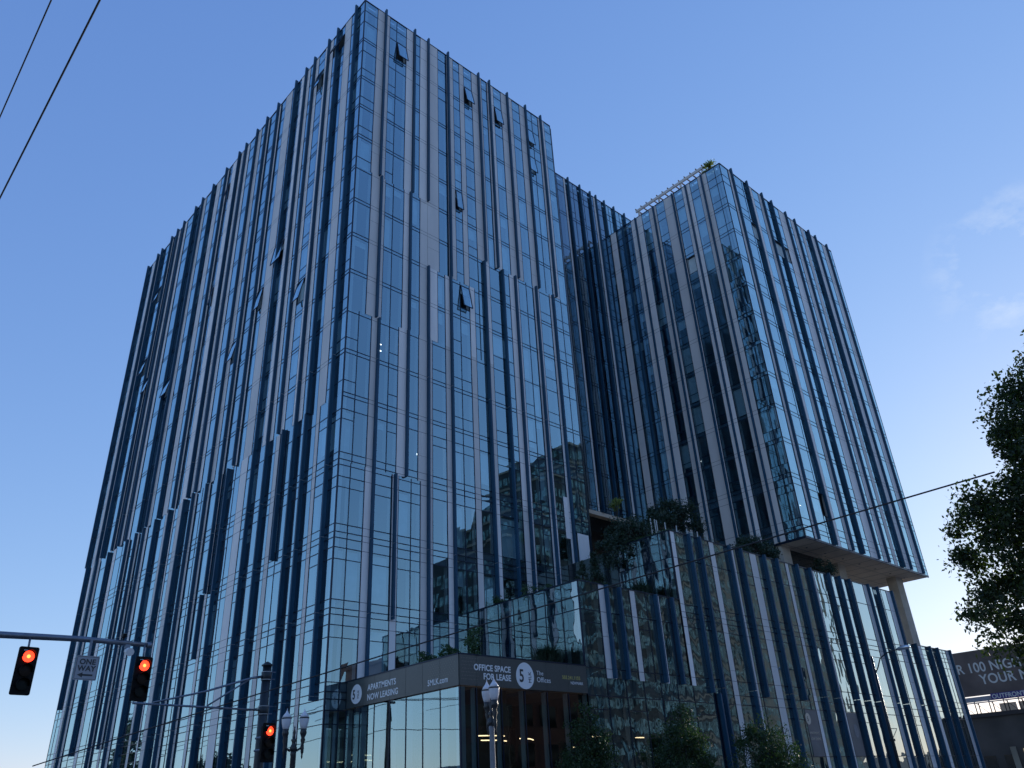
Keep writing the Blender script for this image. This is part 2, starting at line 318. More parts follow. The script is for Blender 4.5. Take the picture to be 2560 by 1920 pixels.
# windows: the 100 that show largest stay parts of their own, the rest go in one mesh
def area(q):
    p = [proj(v) for v in q[:4]]
    if any(a is None for a in p): return 0
    s = 0
    for a, b in zip(p, p[1:]+p[:1]): s += a[0]*b[1]-b[0]*a[1]
    cx = sum(a[0] for a in p)/4; cy = sum(a[1] for a in p)/4
    return abs(s)/2 if -40 < cx < 2600 and -40 < cy < 1960 else 0
WIN.sort(key=lambda q: -area(q))
for q in WIN[:80]:
    b = MB(); b.quad(*q[:4]); b.build('window', q[4], BLD)
for g in ('glass', 'glass_dim', 'podium_glass', 'lobby_glass'):
    b = MB()
    for q in WIN[80:]:
        if q[4] == g: b.quad(*q[:4])
    tag(b.build('window', g, BLD), kind='stuff')
for A0, A1, B0, B1, g in OPEN[:20]:
    fr = MB(); V = [Vector(p) for p in (A0, A1, B1, B0)]
    V = [Vector(A0), Vector(A1), Vector(B0), Vector(B1)]
    for a, b in zip(V, V[1:]+V[:1]): fr.tube([a, b], .04, 4)
    w = fr.build('awning_window', 'mullion', BLD); b = MB(); b.quad(A0, A1, B0, B1); b.build('pane', g, w)
def carea(c): ax, k, a, b, z0, z1 = c[:6]; return area([P(ax, k, a, z0, 0), P(ax, k, b, z0, 0), P(ax, k, b, z1, 0), P(ax, k, a, z1, 0)])
def clad_mesh(b, c, joints):
    ax, k, u0, u1, z0, z1, t, lv = c; pbox(b, ax, k, u0, u1, z0, z1, -.03, .02, 'ab'.index(t))
    for z in lv: pbox(joints, ax, k, u0+.004, u1-.004, z-.011, z+.011, .0, .0235)
    z = z0+rnd.uniform(1, 3)
    while z < z1 and rnd.random() < .3: pbox(joints, ax, k, u0+.004, u1-.004, z-.006, z+.006, .0, .0225); z += 6.2
joints = MB(); CLAD.sort(key=lambda c: -carea(c)); rest = MB()
for i, c in enumerate(CLAD):
    if i < 90: b = MB(); clad_mesh(b, c, joints); b.build('cladding_panel', ['clad_a', 'clad_b'], BLD)
    else: clad_mesh(rest, c, joints)
tag(rest.build('cladding_panel', ['clad_a', 'clad_b'], BLD), kind='stuff')
joints.build('panel_joint', 'mullion', BLD)
FINS.sort(key=lambda f: -area([P(f[0], f[1], f[2], f[4], 0), P(f[0], f[1], f[2], f[4], f[3]), P(f[0], f[1], f[2], f[5], f[3]), P(f[0], f[1], f[2], f[5], 0)]))
rest = MB()
for i, (ax, k, u, d, z0, z1) in enumerate(FINS):
    b = MB() if i < 95 else rest
    pbox(b, ax, k, u-.055, u+.055, z0, z1, 0, d); pbox(b, ax, k, u-.068, u+.068, z0+.01, z1-.01, d-.09, d+.004)
    if i < 95: b.build('fin', 'fin', BLD)
tag(rest.build('fin', 'fin', BLD), kind='stuff')
ticks.build('fin_bracket', 'bracket', BLD); mull.build('window_frame', 'mullion', BLD)
span.build('spandrel', 'spandrel', BLD); reveal.build('window_reveal', 'reveal', BLD); blind.build('roller_blind', 'blind', BLD)

# the bodies behind the curtain wall: floor slabs, inner walls, roofs, backs
inner = MB(); slab = MB(); back = MB(); roof = MB(); cop = MB()
def body(x0, y0, x1, y1, z0, z1, floors, ins=5.5):
    """footprint x0..x1, y0..y1; slabs at floors"""
    z0 += ZO; z1 += ZO
    inner.box((x0+ins, y0+ins, z0+.02), (x1-1, y1-1, z1-.5))
    for f in floors: slab.box((x0+.36, y0+.36, f+ZO-.28), (x1-.3, y1-.3, f+ZO-.01))
    roof.box((x0+.1, y0+.1, z1-.62), (x1-.1, y1-.1, z1-.5))
tf = [55.33]+[50.96-3.109*i for i in range(10)]+[18.53, 14.12, 9.87, 5.64]
body(22, 38, 43.7, 86.15, -1.6, 59.88, tf, 6)
body(43.7, 44.3, 82.2, 86, 23.0, 62.65, [57.4]+[52.7-3.22*i for i in range(9)], 6)
body(58.8, 28.7, 82.2, 44.3, 17.9, 57.2, [51.98-3.203*i for i in range(10)]+[18.66], 6)
body(40.54, 28.7, 72.8, 44.3, -1.6, 14.9, [9.87, 5.64], 6)
body(72.8, 28.7, 82.2, 44.3, -1.6, 10.6, [5.64], 4)
body(31.6, 28.7, 40.54, 44, -1.6, 10.55, [5.64], 3.5)
body(23.3, 28.7, 31.6, 38, -1.6, 6.13, [], 5)
# unseen sides, closed so that the block is whole
z = lambda v: v+ZO
for a, b in (((43.7, 38.1, 0), (43.95, 86, z(59.8))), ((22.1, 86.15, 0), (43.7, 86.4, z(59.8))), ((43.95, 44.5, z(59.8)), (44.1, 86, z(62.6))),
             ((82.2, 28.8, z(17.75)), (82.4, 44.3, z(57.1))), ((58.8, 44.3, z(57.2)), (58.9, 44.4, z(57.3))), ((82.2, 44.5, z(23)), (82.4, 86, z(62.6))), ((44, 86.2, z(23)), (82.2, 86.4, z(62.6))),
             ((82.2, 28.8, 0), (82.4, 44.3, z(10.5))), ((72.8, 28.8, z(10.65)), (73.0, 44.3, z(14.8))), ((40.6, 33.1, z(10)), (40.75, 44.3, z(14.8)))):
    back.box(a, b)
back.build('side_wall', 'darkglass', BLD)
M['return'] = mat('return_glass', (.40, .48, .52), .10, 1, bump=.15, bscale=1.2)
b = MB(); b.box((43.96, 38.2, z(20)), (43.99, 44.2, z(59.7))); RW = b.build('return_wall', 'return', BLD)
# copings
for ax, k, a, b, h in (('y', 38, 22, 43.7, 59.88), ('x', 22, 38, 86.15, 59.88), ('y', YM, 43.7, 70, 62.65), ('y', YP, 58.8, 82.2, 57.2), ('x', 58.8, 28.72, 44.2, 57.2),
                       ('y', YP, 31.6, 40.54, 10.55), ('y', YP, 40.54, 72.8, 14.9), ('y', YP, 72.8, 82.2, 10.6), ('x', 31.6, 28.72, 38, 10.55), ('x', 40.54, 28.72, 33.1, 14.9),
                       ('x', 23.3, 28.72, 38, 6.13), ('y', YP, 23.3, 31.6, 6.13)):
    pbox(cop, ax, k, a, b, h+ZO-.002, h+ZO+.06, -.35, .05)
cop.build('coping', 'mullion', BLD)
inner.build('inner_wall', 'inside', BLD); slab.build('floor_slab', 'slab', BLD); roof.build('roof', 'roof', BLD)
# concrete soffit of the wing, edge band, beam of the middle block, recess behind the terrace
b = MB(); b.box((58.86, 28.76, z(17.60)), (82.14, 44.2, z(17.72))); b.build('soffit', 'concrete', BLD)
b = MB()
for i in range(1, 12): b.box((58.9+i*1.94-.008, 28.8, z(17.588)), (58.9+i*1.94+.008, 44.1, z(17.602)))
for j in range(1, 8): b.box((58.9, 28.8+j*1.94-.008, z(17.586)), (82.1, 28.8+j*1.94+.008, z(17.60)))
b.build('soffit_joint', 'mullion', BLD)
b = MB()
for i in range(7):
    for j in range(2): b.tube([(61.6+i*3.1, 30.2+j*4.2, z(17.57)), (61.6+i*3.1, 30.2+j*4.2, z(17.61))], .09, 12)
b.build('downlight', 'mullion', BLD)
b = MB(); b.box((58.78, 28.66, z(17.56)), (82.22, 28.75, z(17.74))); b.box((58.76, 28.75, z(17.56)), (58.85, 31.4, z(17.74))); b.build('soffit_edge', 'mullion', BLD)
b = MB(); b.box((43.75, 44.32, z(22.62)), (58.7, 44.9, z(22.98))); b.build('beam', 'concrete', BLD)
b = MB(); b.box((43.95, 48.5, z(10)), (82, 48.7, z(23))); b.box((43.72, 38.3, z(10)), (43.94, 48.5, z(22.6))); b.build('recess_wall', 'brown', BLD)
b = MB(); b.box((59.0, 31.4, z(14.1)), (66, 31.6, z(17.6))); b.build('lobby_wall', 'darkglass', BLD)
for x0, x1, y0, y1 in ((58.95, 60.25, 31.0, 31.9), (68.75, 70.1, 31.2, 32.1), (78.7, 80.15, 30.45, 31.35)):
    b = MB(); b.box((x0, y0, z(9.9 if x0 > 72 else 14.2)), (x1, y1, z(17.6)))
    o = b.build('column', 'concrete_dark', BLD)
# the small service screens on the lower tower front and the louvred door of the podium step
b = MB()
for u0, u1, a, c_ in ((41.0, 41.45, 16.9, 20.1), (42.2, 43.4, 14.9, 17.5)): pbox(b, 'y', 38, u0, u1, z(a), z(c_), .05, .07)
b.build('service_panel', 'clad_a', BLD)
# interior lamps seen through the glass
b = MB()
for p, q in (((26.4, 31.0, 2.8), (28.2, 31.2, 2.8)), ((26.9, 32.2, 3.1), (28.8, 32.0, 3.1)), ((28.9, 31.0, 2.9), (30.4, 31.6, 2.9)), ((33.4, 30.6, 3.0), (35.2, 30.6, 3.0)), ((33.2, 31.8, 2.6), (34.4, 32.6, 2.6)), ((37.4, 30.7, 3.0), (38.4, 30.7, 3.0))):
    mid = ((p[0]+q[0])/2, (p[1]+q[1])/2-.25, p[2]+ZO); b.tube([(p[0], p[1], p[2]+ZO), mid, (q[0], q[1], q[2]+ZO)], .025, 5)
b.build('pendant_lamp', 'warm', BLD)
b = MB()
for p, q in (((28.3, 38.5, 20.9), (28.8, 39.8, 20.9)), ((31.0, 38.5, 17.9), (31.6, 39.6, 17.9)), ((24.9, 38.7, 27.8), (25.15, 38.7, 27.8)), ((24.9, 38.7, 27.3), (25.15, 38.7, 27.3)), ((59.3, 33.0, 16.6), (59.3, 34.4, 16.6)), ((59.4, 31.6, 16.6), (59.4, 32.2, 16.6)),
             ((60.2, 29.4, 20.8), (60.6, 29.4, 20.8)), ((59.4, 36.5, 17.0), (60.2, 37.6, 17.4)), ((59.6, 37.6, 27.4), (60.0, 37.6, 27.4))):
    b.tube([(p[0], p[1], p[2]+ZO), (q[0], q[1], q[2]+ZO)], .035, 5)
b.build('ceiling_lamp', 'cool', BLD)

# banners
UY, UX, UZ = (0, -1, 0), (1, 0, 0), (0, 0, 1)
def ellipse(mb, o, ux, uz, rx, rz, n=40, t=.006, egg=.0):
    o, ux, uz = Vector(o), Vector(ux), Vector(uz); nrm = ux.cross(uz); k = len(mb.v)
    for s in (0, t):
        for i in range(n):
            a = 2*math.pi*i/n; rr = 1+egg*math.sin(a); mb.v.append(tuple(o+nrm*s+ux*rx*math.cos(a)*(1-egg*math.sin(a))+uz*rz*math.sin(a)))
    mb.f.append(tuple(range(k, k+n))); mb.m.append(0); mb.f.append(tuple(range(k+n, k+2*n))); mb.m.append(0)
    for i in range(n): j = (i+1) % n; mb.f.append((k+i, k+j, k+n+j, k+n+i)); mb.m.append(0)
def banner(ax, k, u0, u1, zb, zt, cuts, label):
    b = MB(); c = [u0]+list(cuts)+[u1]
    for a, e in zip(c, c[1:]): pbox(b, ax, k, min(a, e)+.012, max(a, e)-.012, zb+ZO, zt+ZO, -.02, .035)
    pbox(b, ax, k, u0, u1, zb+ZO+.01, zt+ZO-.01, -.06, .028)
    return tag(b.build('banner', 'banner', BLD), label)
X1 = 23.3-.036
bl = banner('x', 23.3, 28.72, 37.97, 4.82, 6.12, (30.06, 31.38, 32.72, 34.05, 35.42, 36.8), 'grey banner reading APARTMENTS NOW LEASING and 5MLK.com')
text('APARTMENTS', .40, 'white', bl, (X1, 36.0, 5.48+ZO), UY, UZ, sx=.96, bold=.009)
text('NOW LEASING', .40, 'white', bl, (X1, 36.02, 5.02+ZO), UY, UZ, sx=.95, bold=.009)
text('5MLK.com', .36, 'white', bl, (X1, 31.0, 5.05+ZO), UY, UZ, sx=.92, bold=.006)
e = MB(); ellipse(e, (X1, 37.03, 5.44+ZO), UY, UZ, .50, .47, egg=.06); lg = e.build('logo', 'white', bl)
text('5', .62, 'ink', lg, (X1-.012, 37.38, 5.22+ZO), UY, UZ, 'logo_figure', sx=.8, bold=.012)
text('MLK', .21, 'ink', lg, (X1-.012, 36.78, 5.20+ZO), UZ, (0, 1, 0), 'logo_figure')
Y1 = YP-.036
bf = banner('y', YP, 23.3, 31.6, 4.82, 6.12, (24.26, 25.74, 27.21, 28.7, 30.19), 'dark green banner reading OFFICE SPACE FOR LEASE with the round 5 MLK logo')
text('OFFICE SPACE', .37, 'white', bf, (26.36, Y1, 5.50+ZO), UX, UZ, sx=.92, align='RIGHT', bold=.010)
text('FOR LEASE', .37, 'white', bf, (26.36, Y1, 5.13+ZO), UX, UZ, sx=.92, align='RIGHT', bold=.010)
e = MB(); ellipse(e, (27.27, Y1, 5.42+ZO), UX, UZ, .58, .60, egg=.06); lg = e.build('logo', 'white', bf)
text('5', .80, 'ink', lg, (26.88, Y1-.012, 5.14+ZO), UX, UZ, 'logo_figure', sx=.8, bold=.014)
text('MLK', .26, 'ink', lg, (27.66, Y1-.012, 5.10+ZO), UZ, (-1, 0, 0), 'logo_figure')
text('The', .28, 'white', bf, (28.04, Y1, 5.50+ZO), UX, UZ)
text('Offices', .33, 'white', bf, (28.04, Y1, 5.18+ZO), UX, UZ, sx=.95)
text('503.241.1155', .235, 'yellow', bf, (29.80, Y1, 5.42+ZO), UX, UZ, sx=.97, bold=.004)
text('NEWMARK', .20, 'white', bf, (30.38, Y1, 5.19+ZO), UX, UZ, sx=.88)
# dot pattern on the banners
dots = MB()
for i in range(22):
    for j in range(7):
        if (i+j) % 2 == 0:
            dots.box((X1, 30.9-i*.09-.008, 5.95+ZO-j*.10), (X1-.002, 30.9-i*.09+.008, 5.95+ZO-j*.10+.016))
            dots.box((23.4+i*.045, Y1, 5.98+ZO-j*.15), (23.4+i*.045+.014, Y1-.002, 5.98+ZO-j*.15+.014))
dots.build('banner_dots', 'concrete_dark', bl)
M['film'] = mat('window_film', (.11, .12, .14), .45, 0, .15, 1.5)
w1 = MB(); pbox(w1, 'y', YP, 52.9, 54.42, z(1.87), z(4.7), .01, .03)
w1 = tag(w1.build('banner', 'film', BLD), 'grey window poster reading APARTMENTS NOW LEASING')
e = MB(); ellipse(e, (53.1, Y1, 4.15+ZO), UX, UZ, .33, .36); lg = e.build('logo', 'concrete', w1)
text('5', .42, 'ink', lg, (52.95, Y1-.012, 4.0+ZO), UX, UZ, 'logo_figure')
text('APARTMENTS', .23, 'concrete', w1, (52.95, Y1, 3.2+ZO), UX, UZ, sx=.85); text('NOW LEASING', .23, 'concrete', w1, (52.95, Y1, 2.85+ZO), UX, UZ, sx=.83)
w2 = MB(); pbox(w2, 'y', YP, 58.7, 60.2, z(1.87), z(4.7), .01, .03)
w2 = tag(w2.build('banner', 'film', BLD), 'pale grey window poster with a faint round logo')
e = MB(); ellipse(e, (59.6, Y1, 3.5+ZO), UX, UZ, .3, .45); e.build('logo', 'mid_grey', w2)

# ------------------------------------------------------------------ vegetation
def leaves(pts, size, rs, flat=0, aspect=.55):
    n = len(pts); pts = np.asarray(pts); d = rs.normal(size=(n, 3)); d /= np.linalg.norm(d, axis=1)[:, None]
    if flat: d[:, 2] *= flat
    e = rs.normal(size=(n, 3)); e = np.cross(d, e); e /= np.linalg.norm(e, axis=1)[:, None]
    s = (size*rs.uniform(.6, 1.3, n))[:, None]
    return np.stack([pts-d*s, pts+e*s*aspect, pts+d*s, pts-e*s*aspect], 1).reshape(-1, 3)
def leafmesh(name, V, mtl, parent, loc=(0, 0, 0)):
    me = bpy.data.meshes.new(name); n = len(V)//4
    me.vertices.add(len(V)); me.vertices.foreach_set('co', (V-np.array(loc)).astype(np.float32).ravel())
    me.loops.add(len(V)); me.loops.foreach_set('vertex_index', np.arange(len(V), dtype=np.int32))
    me.polygons.add(n); me.polygons.foreach_set('loop_start', np.arange(0, len(V), 4, dtype=np.int32)); me.polygons.foreach_set('loop_total', np.full(n, 4, dtype=np.int32))
    me.update(calc_edges=True); me.materials.append(M[mtl]); o = bpy.data.objects.new(name, me); C.objects.link(o)
    if parent is not None: o.parent = parent
    return o
def tree(name, base, h, crown, nclump, nleaf, lsize, mtl, label, cat='tree', group=None, seed=1, trunk=.12, spread=.42, cone=False, tipup=0):
    """crown: list of (dx, dy, dz, rx, ry, rz) ellipsoids relative to the base"""
    rs = np.random.RandomState(seed); root = empty(name, base, label, cat, group)
    cen = []
    vol = np.array([c[3]*c[4]*c[5] for c in crown]); vol /= vol.sum()
    for i in range(nclump):
        c = crown[rs.choice(len(crown), p=vol)]; d = rs.normal(size=3); d /= np.linalg.norm(d); r = rs.uniform(.35, 1.05)**.6
        p = np.array(c[:3])+d*np.array(c[3:])*r
        if cone:
            t = (p[2]-(c[2]-c[5]))/(2*c[5]); t = min(max(t, 0), 1); p[0] = c[0]+(p[0]-c[0])*(1.25*(1-t)+.05)*1.2; p[1] = c[1]+(p[1]-c[1])*(1.25*(1-t)+.05)*1.2
        cen.append(p)
    cen = np.array(cen); per = max(1, nleaf//nclump)
    pts = np.repeat(cen, per, 0)+np.clip(rs.normal(size=(nclump*per, 3)), -1.9, 1.9)*spread*rs.uniform(.5, 1.1, (nclump, 1)).repeat(per, 0)*np.array([1, 1, .75])
    V = leaves(pts, lsize, rs)
    leafmesh('crown', V, mtl, root)
    b = MB(); top = max(c[2]+c[5]*.6 for c in crown); mx = np.mean([c[0] for c in crown]); my = np.mean([c[1] for c in crown])
    spine = [Vector((0, 0, 0)), Vector((mx*.3, my*.3, top*.4)), Vector((mx*.8, my*.8, top*.7)), Vector((mx, my, top))]
    b.tube(spine, [trunk, trunk*.8, trunk*.5, trunk*.15], 8)
    for i in range(min(nclump, 26)):
        p = Vector(cen[rs.randint(len(cen))]); t = rs.uniform(.3, .8); s = spine[1].lerp(spine[3], t); mid = s.lerp(p, .5)+Vector((0, 0, .1*h*.1))
        b.tube([s, mid, p], [trunk*.35, trunk*.22, trunk*.06], 5)
    b.build('trunk', 'bark', root, smooth=True)
    return root
# big sweetgum at the right edge
tree('sweetgum_tree', (21.6, 2.85, 0), 14, [(0.4, -.4, 8.3, 2.8, 2.7, 3.0), (0, 1.5, 6.6, 1.7, 2.3, 1.4), (0, 1.9, 5.0, 1.8, 2.1, 1.2), (0, 2.5, 7.3, 1.1, 1.5, .8), (.5, -.2, 5.0, 2.4, 2.8, 2.6), (.3, 1.0, 3.9, 1.6, 1.9, .9)], 1100, 190000, .057, 'leaf_big',
     'tall dark leafy tree at the right edge in front of the billboard', seed=5, trunk=.22, spread=.27)
# the three street trees in front of the podium
G = 'young street trees in front of the glass podium'
tree('street_tree', (27.8, 25.4, 0), 6, [(.0, 0, 4.0, .85, .9, .9), (.12, .0, 5.3, .38, .38, .38), (-.75, .1, 3.1, .7, .8, .7), (.8, 0, 3.0, .75, .8, .8)], 85, 8500, .055, 'leaf_street', 'dark street tree nearest the banner corner, with a narrow topknot', group=G, seed=11, trunk=.08, spread=.22)
tree('street_tree', (34.6, 25.4, 0), 6, [(.0, 0, 3.9, 1.15, 1.1, 1.1), (.2, 0, 4.95, .5, .5, .5), (-1.1, 0, 2.9, .9, .8, .7), (1.2, 0, 2.7, 1.0, .8, .7)], 95, 10000, .06, 'leaf_street', 'widest dark street tree, in the middle of the podium row', group=G, seed=12, trunk=.09, spread=.26)
tree('street_tree', (41.8, 25.4, 0), 6, [(.0, 0, 3.6, 1.9, 1.5, 1.2), (-.4, 0, 4.5, .8, .8, .6), (-1.5, 0, 2.6, 1.4, 1, .8), (1.9, 0, 2.4, 1.6, 1, .9)], 95, 10000, .065, 'leaf_street', 'dark street tree of the podium row furthest along the pavement', group=G, seed=13, trunk=.09, spread=.3)
# terrace trees on the podium roofs
T = 'trees on the planted podium terraces'
def terr(b, crown, nc, nl, ls, mtl, label, seed, spread=.3, cone=False, name='terrace_tree', cat='tree', group=T, trunk=.07):
    return tree(name, (b[0], b[1], b[2]+ZO), 3, crown, nc, nl, ls, mtl, label, cat, group, seed, trunk, spread, cone)
terr((42.4, 32.6, 14.2), [(-.6, 0, 1.5, 1.9, 1.4, 1.3), (.6, 0, 2.1, 1.3, 1.2, 1.1), (-2.0, .4, .4, 1.6, 1.2, 1.2)], 90, 9500, .08, 'leaf_con', 'large dark bushy tree above the glass step, left of the steel posts', 21)
terr((48.3, 33.4, 14.2), [(-.3, 0, 4.6, 2.1, 1.6, .85), (1.6, 0, 4.3, 1.7, 1.2, .7), (-2.0, 0, 3.9, 1.4, 1.2, .8)], 80, 8500, .085, 'leaf_con', 'flat spreading tree behind the row of steel posts', 22)
terr((53.9, 30.6, 14.2), [(0, 0, 2.0, 2.6, 1.2, 1.2), (1.9, .3, 1.6, 2.0, 1.2, 1.1), (-1.9, 0, 1.2, 1.7, 1, .8)], 85, 9000, .085, 'leaf_con', 'broad dark tree beside the wing, left of its first concrete column', 23)
terr((36.4, 31.6, 9.9), [(0, 0, 1.8, .75, .75, 1.8)], 60, 5500, .06, 'leaf_con', 'taller dark conifer standing on the second step behind the parapet', 24, .14, True, 'conifer')
terr((34.6, 31.0, 9.9), [(0, 0, 1.3, .6, .6, 1.4)], 45, 3600, .055, 'leaf_con', 'small narrow conifer close to the corner of the second step', 25, .12, True, 'conifer')
terr((41.2, 33.2, 14.2), [(0, 0, 4.0, .45, .45, .4)], 14, 500, .07, 'leaf_yellow', 'thin sapling with a yellow green tip above the bushy terrace tree', 26, .14, group=T, trunk=.03)
terr((62.9, 29.9, 14.2), [(0, 0, 1.6, 1.3, .7, .8)], 30, 2300, .075, 'leaf_con', 'small dark shrub tree under the concrete soffit of the wing', 27, .25)
terr((60.1, 30.6, 56.6), [(0, 0, 2.0, .35, .75, .8)], 22, 800, .11, 'leaf_yellow', 'pale green young tree standing on the roof of the right wing', 28, .18, name='roof_tree', group=None)
Gs = 'shrubs along the podium parapets'
for i, (bx, by, bz, r, hgt, lab) in enumerate(((32.1, 35.5, 10.1, .42, .9, 'green shrub on the second step nearest the tower, lowest in its row'), (32.1, 33.0, 10.1, .5, 1.1, 'middle green shrub of the second step parapet'),
        (32.2, 31.5, 10.1, .5, .8, 'green shrub of the second step nearest its glass corner'), (24.1, 32.2, 5.9, .42, 1.0, 'leafy shrub above the word LEASING end of the grey banner'),
        (24.1, 30.4, 5.9, .35, .95, 'shrub above the web address on the grey banner'), (24.4, 28.9, 5.9, .42, 1.5, 'tall loose shrub at the corner where the two banners meet'))):
    terr((bx, by, bz), [(0, 0, hgt*.6, r, r, hgt*.5)], 16, 1100, .06, 'leaf_shrub', lab, 30+i, .14, name='shrub', cat='shrub', group=Gs, trunk=.025)
def grass(base, r, hgt, n, label, seed, mtl='leaf_grass', spreadx=1.0):
    rs = np.random.RandomState(seed); root = empty('ornamental_grass', (base[0], base[1], base[2]+ZO), label, 'grass clump', 'grasses on the podium steps'); q = []
    for i in range(n):
        a = rs.uniform(0, 2*math.pi); rr = r*rs.uniform(.3, 1.0); bx, by = rs.normal()*r*.25*spreadx, rs.normal()*r*.25
        d = np.array([math.cos(a), math.sin(a), 0]); w = np.array([-d[1], d[0], 0])*.012; hh = hgt*rs.uniform(.6, 1)
        p0 = np.array([bx, by, 0]); p1 = p0+d*rr*.35+np.array([0, 0, hh*.75]); p2 = p0+d*rr+np.array([0, 0, hh*rs.uniform(.7, 1.05)])
        q += [p0-w, p0+w, p1+w, p1-w, p1-w, p1+w, p2+w*.2, p2-w*.2]
    leafmesh('blades', np.array(q), mtl, root)
grass((30.6, 30.4, 5.7), .95, 1.75, 2200, 'big dark green clump of ornamental grass above the phone number banner', 41, 'leaf_con')
grass((39.4, 30.6, 9.9), .9, 2.2, 1600, 'tall dark clump of grass in front of the upper glass step', 42, 'leaf_con')
def edging(x0, x1, y0, y1, zz, n, label, seed):
    rs = np.random.RandomState(seed); root = empty('planting_strip', ((x0+x1)/2, (y0+y1)/2, zz+ZO), label, 'planting')
    p = np.stack([rs.uniform(x0, x1, n)-(x0+x1)/2, rs.uniform(y0, y1, n)-(y0+y1)/2, rs.uniform(0, .42, n)**1.0], 1)
    o = leafmesh('ground_cover', leaves(p, .07, rs, aspect=.2), 'leaf_grass', root); o['kind'] = 'stuff'
edging(40.75, 41.5, 28.95, 33.0, 14.75, 3500, 'bright green low planting along the edge of the upper step', 43)
edging(32.0, 36.5, 28.95, 29.6, 10.35, 3000, 'bright green low planting along the front of the second step', 44)
edging(55.5, 58.9, 29.0, 29.6, 14.7, 2200, 'bright green low planting left of the first concrete column', 45)
edging(46.5, 50.0, 29.2, 29.8, 14.6, 1500, 'low green planting in front of the glass railing', 46)
# railing with steel posts
rg = empty('glass_railing', (45.5, 31.5, z(14.4)), 'clear glass terrace railing with bright steel posts', 'railing')
for x in (42.6, 43.05, 43.25, 44.2, 45.5, 46.72, 47.98, 49.17): b = MB(); b.box((x-45.5-.035, -.02, 0), (x-45.5+.035, .02, 2.5)); b.build('post', 'rail', rg)
b = MB(); b.box((43.2-45.5, .03, .1), (50.8-45.5, .045, 2.3)); b.build('glass_panel', 'clear', rg)
# pergola on the wing roof
pg = empty('roof_pergola', (60.5, 36, z(56.7)), 'white roof pergola frame on top of the right wing', 'pergola')
for y in (-4.4, -1.5, 1.5, 4.4):
    for x in (0, 2.4): b = MB(); b.box((x-.09, y-.09, 0), (x+.09, y+.09, 2.75)); b.build('post', 'pergola', pg)
b = MB(); b.box((-.2, -4.7, 2.75), (-.02, 4.7, 3.05)); b.box((2.3, -4.7, 2.75), (2.48, 4.7, 3.05)); b.build('beam', 'pergola', pg)
b = MB()
for i in range(13): b.box((-.3, -4.6+i*.765, 3.06), (2.6, -4.52+i*.765, 3.2))
b.build('slats', 'timber', pg)
b = MB(); b.box((.1, -4.4, .3), (.13, 4.4, 1.9)); b.build('glass_panel', 'clear', pg)

# ------------------------------------------------------------------ street furniture
def lens(mb, c, r, y, n=20, m=0):
    k = len(mb.v)
    for i in range(n): a = 2*math.pi*i/n; mb.v.append((c[0]+r*math.cos(a), y, c[2]+r*math.sin(a)))
    mb.v.append((c[0], y-.025, c[2]))
    for i in range(n): mb.f.append((k+i, k+(i+1) % n, k+n)); mb.m.append(m)
def rounded_plate(w, h, r, y0, y1):
    mb = MB(); pts = []
    for cx, cz, a0 in ((w-r, h-r, 0), (-w+r, h-r, 90), (-w+r, -h+r, 180), (w-r, -h+r, 270)):
        for i in range(6): a = R(a0+18*i); pts.append((cx+r*math.cos(a), cz+r*math.sin(a)))
    n = len(pts)
    mb.v = [(x, y0, zz) for x, zz in pts]+[(x, y1, zz) for x, zz in pts]
    mb.f = [tuple(range(n))[::-1], tuple(range(n, 2*n))]+[(i, (i+1) % n, n+(i+1) % n, n+i) for i in range(n)]; mb.m = [0]*len(mb.f); return mb
def signal(loc, label, rz=0, w=.25, h=.62):
    root = empty('traffic_signal', loc, label, 'traffic light', 'red traffic signals', rz)
    rounded_plate(w, h, .05, 0, .03).build('backplate', 'black', root)
    b = MB(); b.box((-.17, .03, -.53), (.17, .22, .53)); b.build('housing', 'black', root)
    for k, (zz, mm) in enumerate(((.36, 'red_on'), (0, 'amber_off'), (-.36, 'green_off'))):
        b = MB(); lens(b, (0, 0, zz), .15, -.05); o = b.build('lens', mm, root, smooth=True)
        if k == 0: b = MB(); lens(b, (0, 0, zz), .05, -.066); b.build('bulb', 'red_core', o)
        b = MB(); n = 18; base = len(b.v)
        for d, rr in ((0, .165), (-.14, .16)):
            for i in range(n+1): a = R(-10+200*i/n); b.v.append((rr*math.cos(a), d-(.06*max(0, math.sin(a)) if d else 0), zz+rr*math.sin(a)))
        for i in range(n): b.f.append((i, i+1, n+2+i, n+1+i)); b.m.append(0)
        b.build('visor', 'black', root)
    b = MB()
    for dx in (-.13, .03): b.box((dx, -.004, h-.10), (dx+.10, -.001, h-.085))
    b.build('retroreflective_strip', 'white', root)
    return root
YM1 = 25.6
s1 = signal((5.47, YM1-.3, z(3.87)), 'red traffic signal hanging nearest the left picture edge', R(4))
s2 = signal((8.55, YM1-.3, z(3.83)), 'red traffic signal hanging under the tip of the overhead mast arm', R(4))
s3 = signal((13.86, 27.55, z(2.34)), 'red traffic signal on the far round pole beside the twin lamp', R(8))
for s, t in ((s1, .93), (s2, 1.0)):
    b = MB(); b.tube([(0, .12, .5), (0, .16, t-.03)], .028, 8); b.build('hanger', 'steel', s, smooth=True)
b = MB(); b.tube([(0, .2, .2), (.1, .9, .2)], .04, 6); b.tube([(0, .2, -.2), (.1, .9, -.2)], .04, 6); b.build('bracket', 'steel', s3)
ma = empty('mast_arm_pole', (-2.5, YM1-.1, 0), 'grey steel traffic mast arm reaching in from the left', 'signal mast')
b = MB(); b.tube([(0, 0, 0), (0, 0, 7.2)], [.2, .14], 16); b.build('pole', 'steel', ma, smooth=True)
b = MB(); b.tube([(0, 0, 6.0), (3.0, 0, 6.25), (7.25, 0, 6.38), (9.3, 0, 6.44), (11.15, 0, 6.42)], [.12, .105, .092, .08, .066], 16); b.build('arm', 'steel', ma, smooth=True)
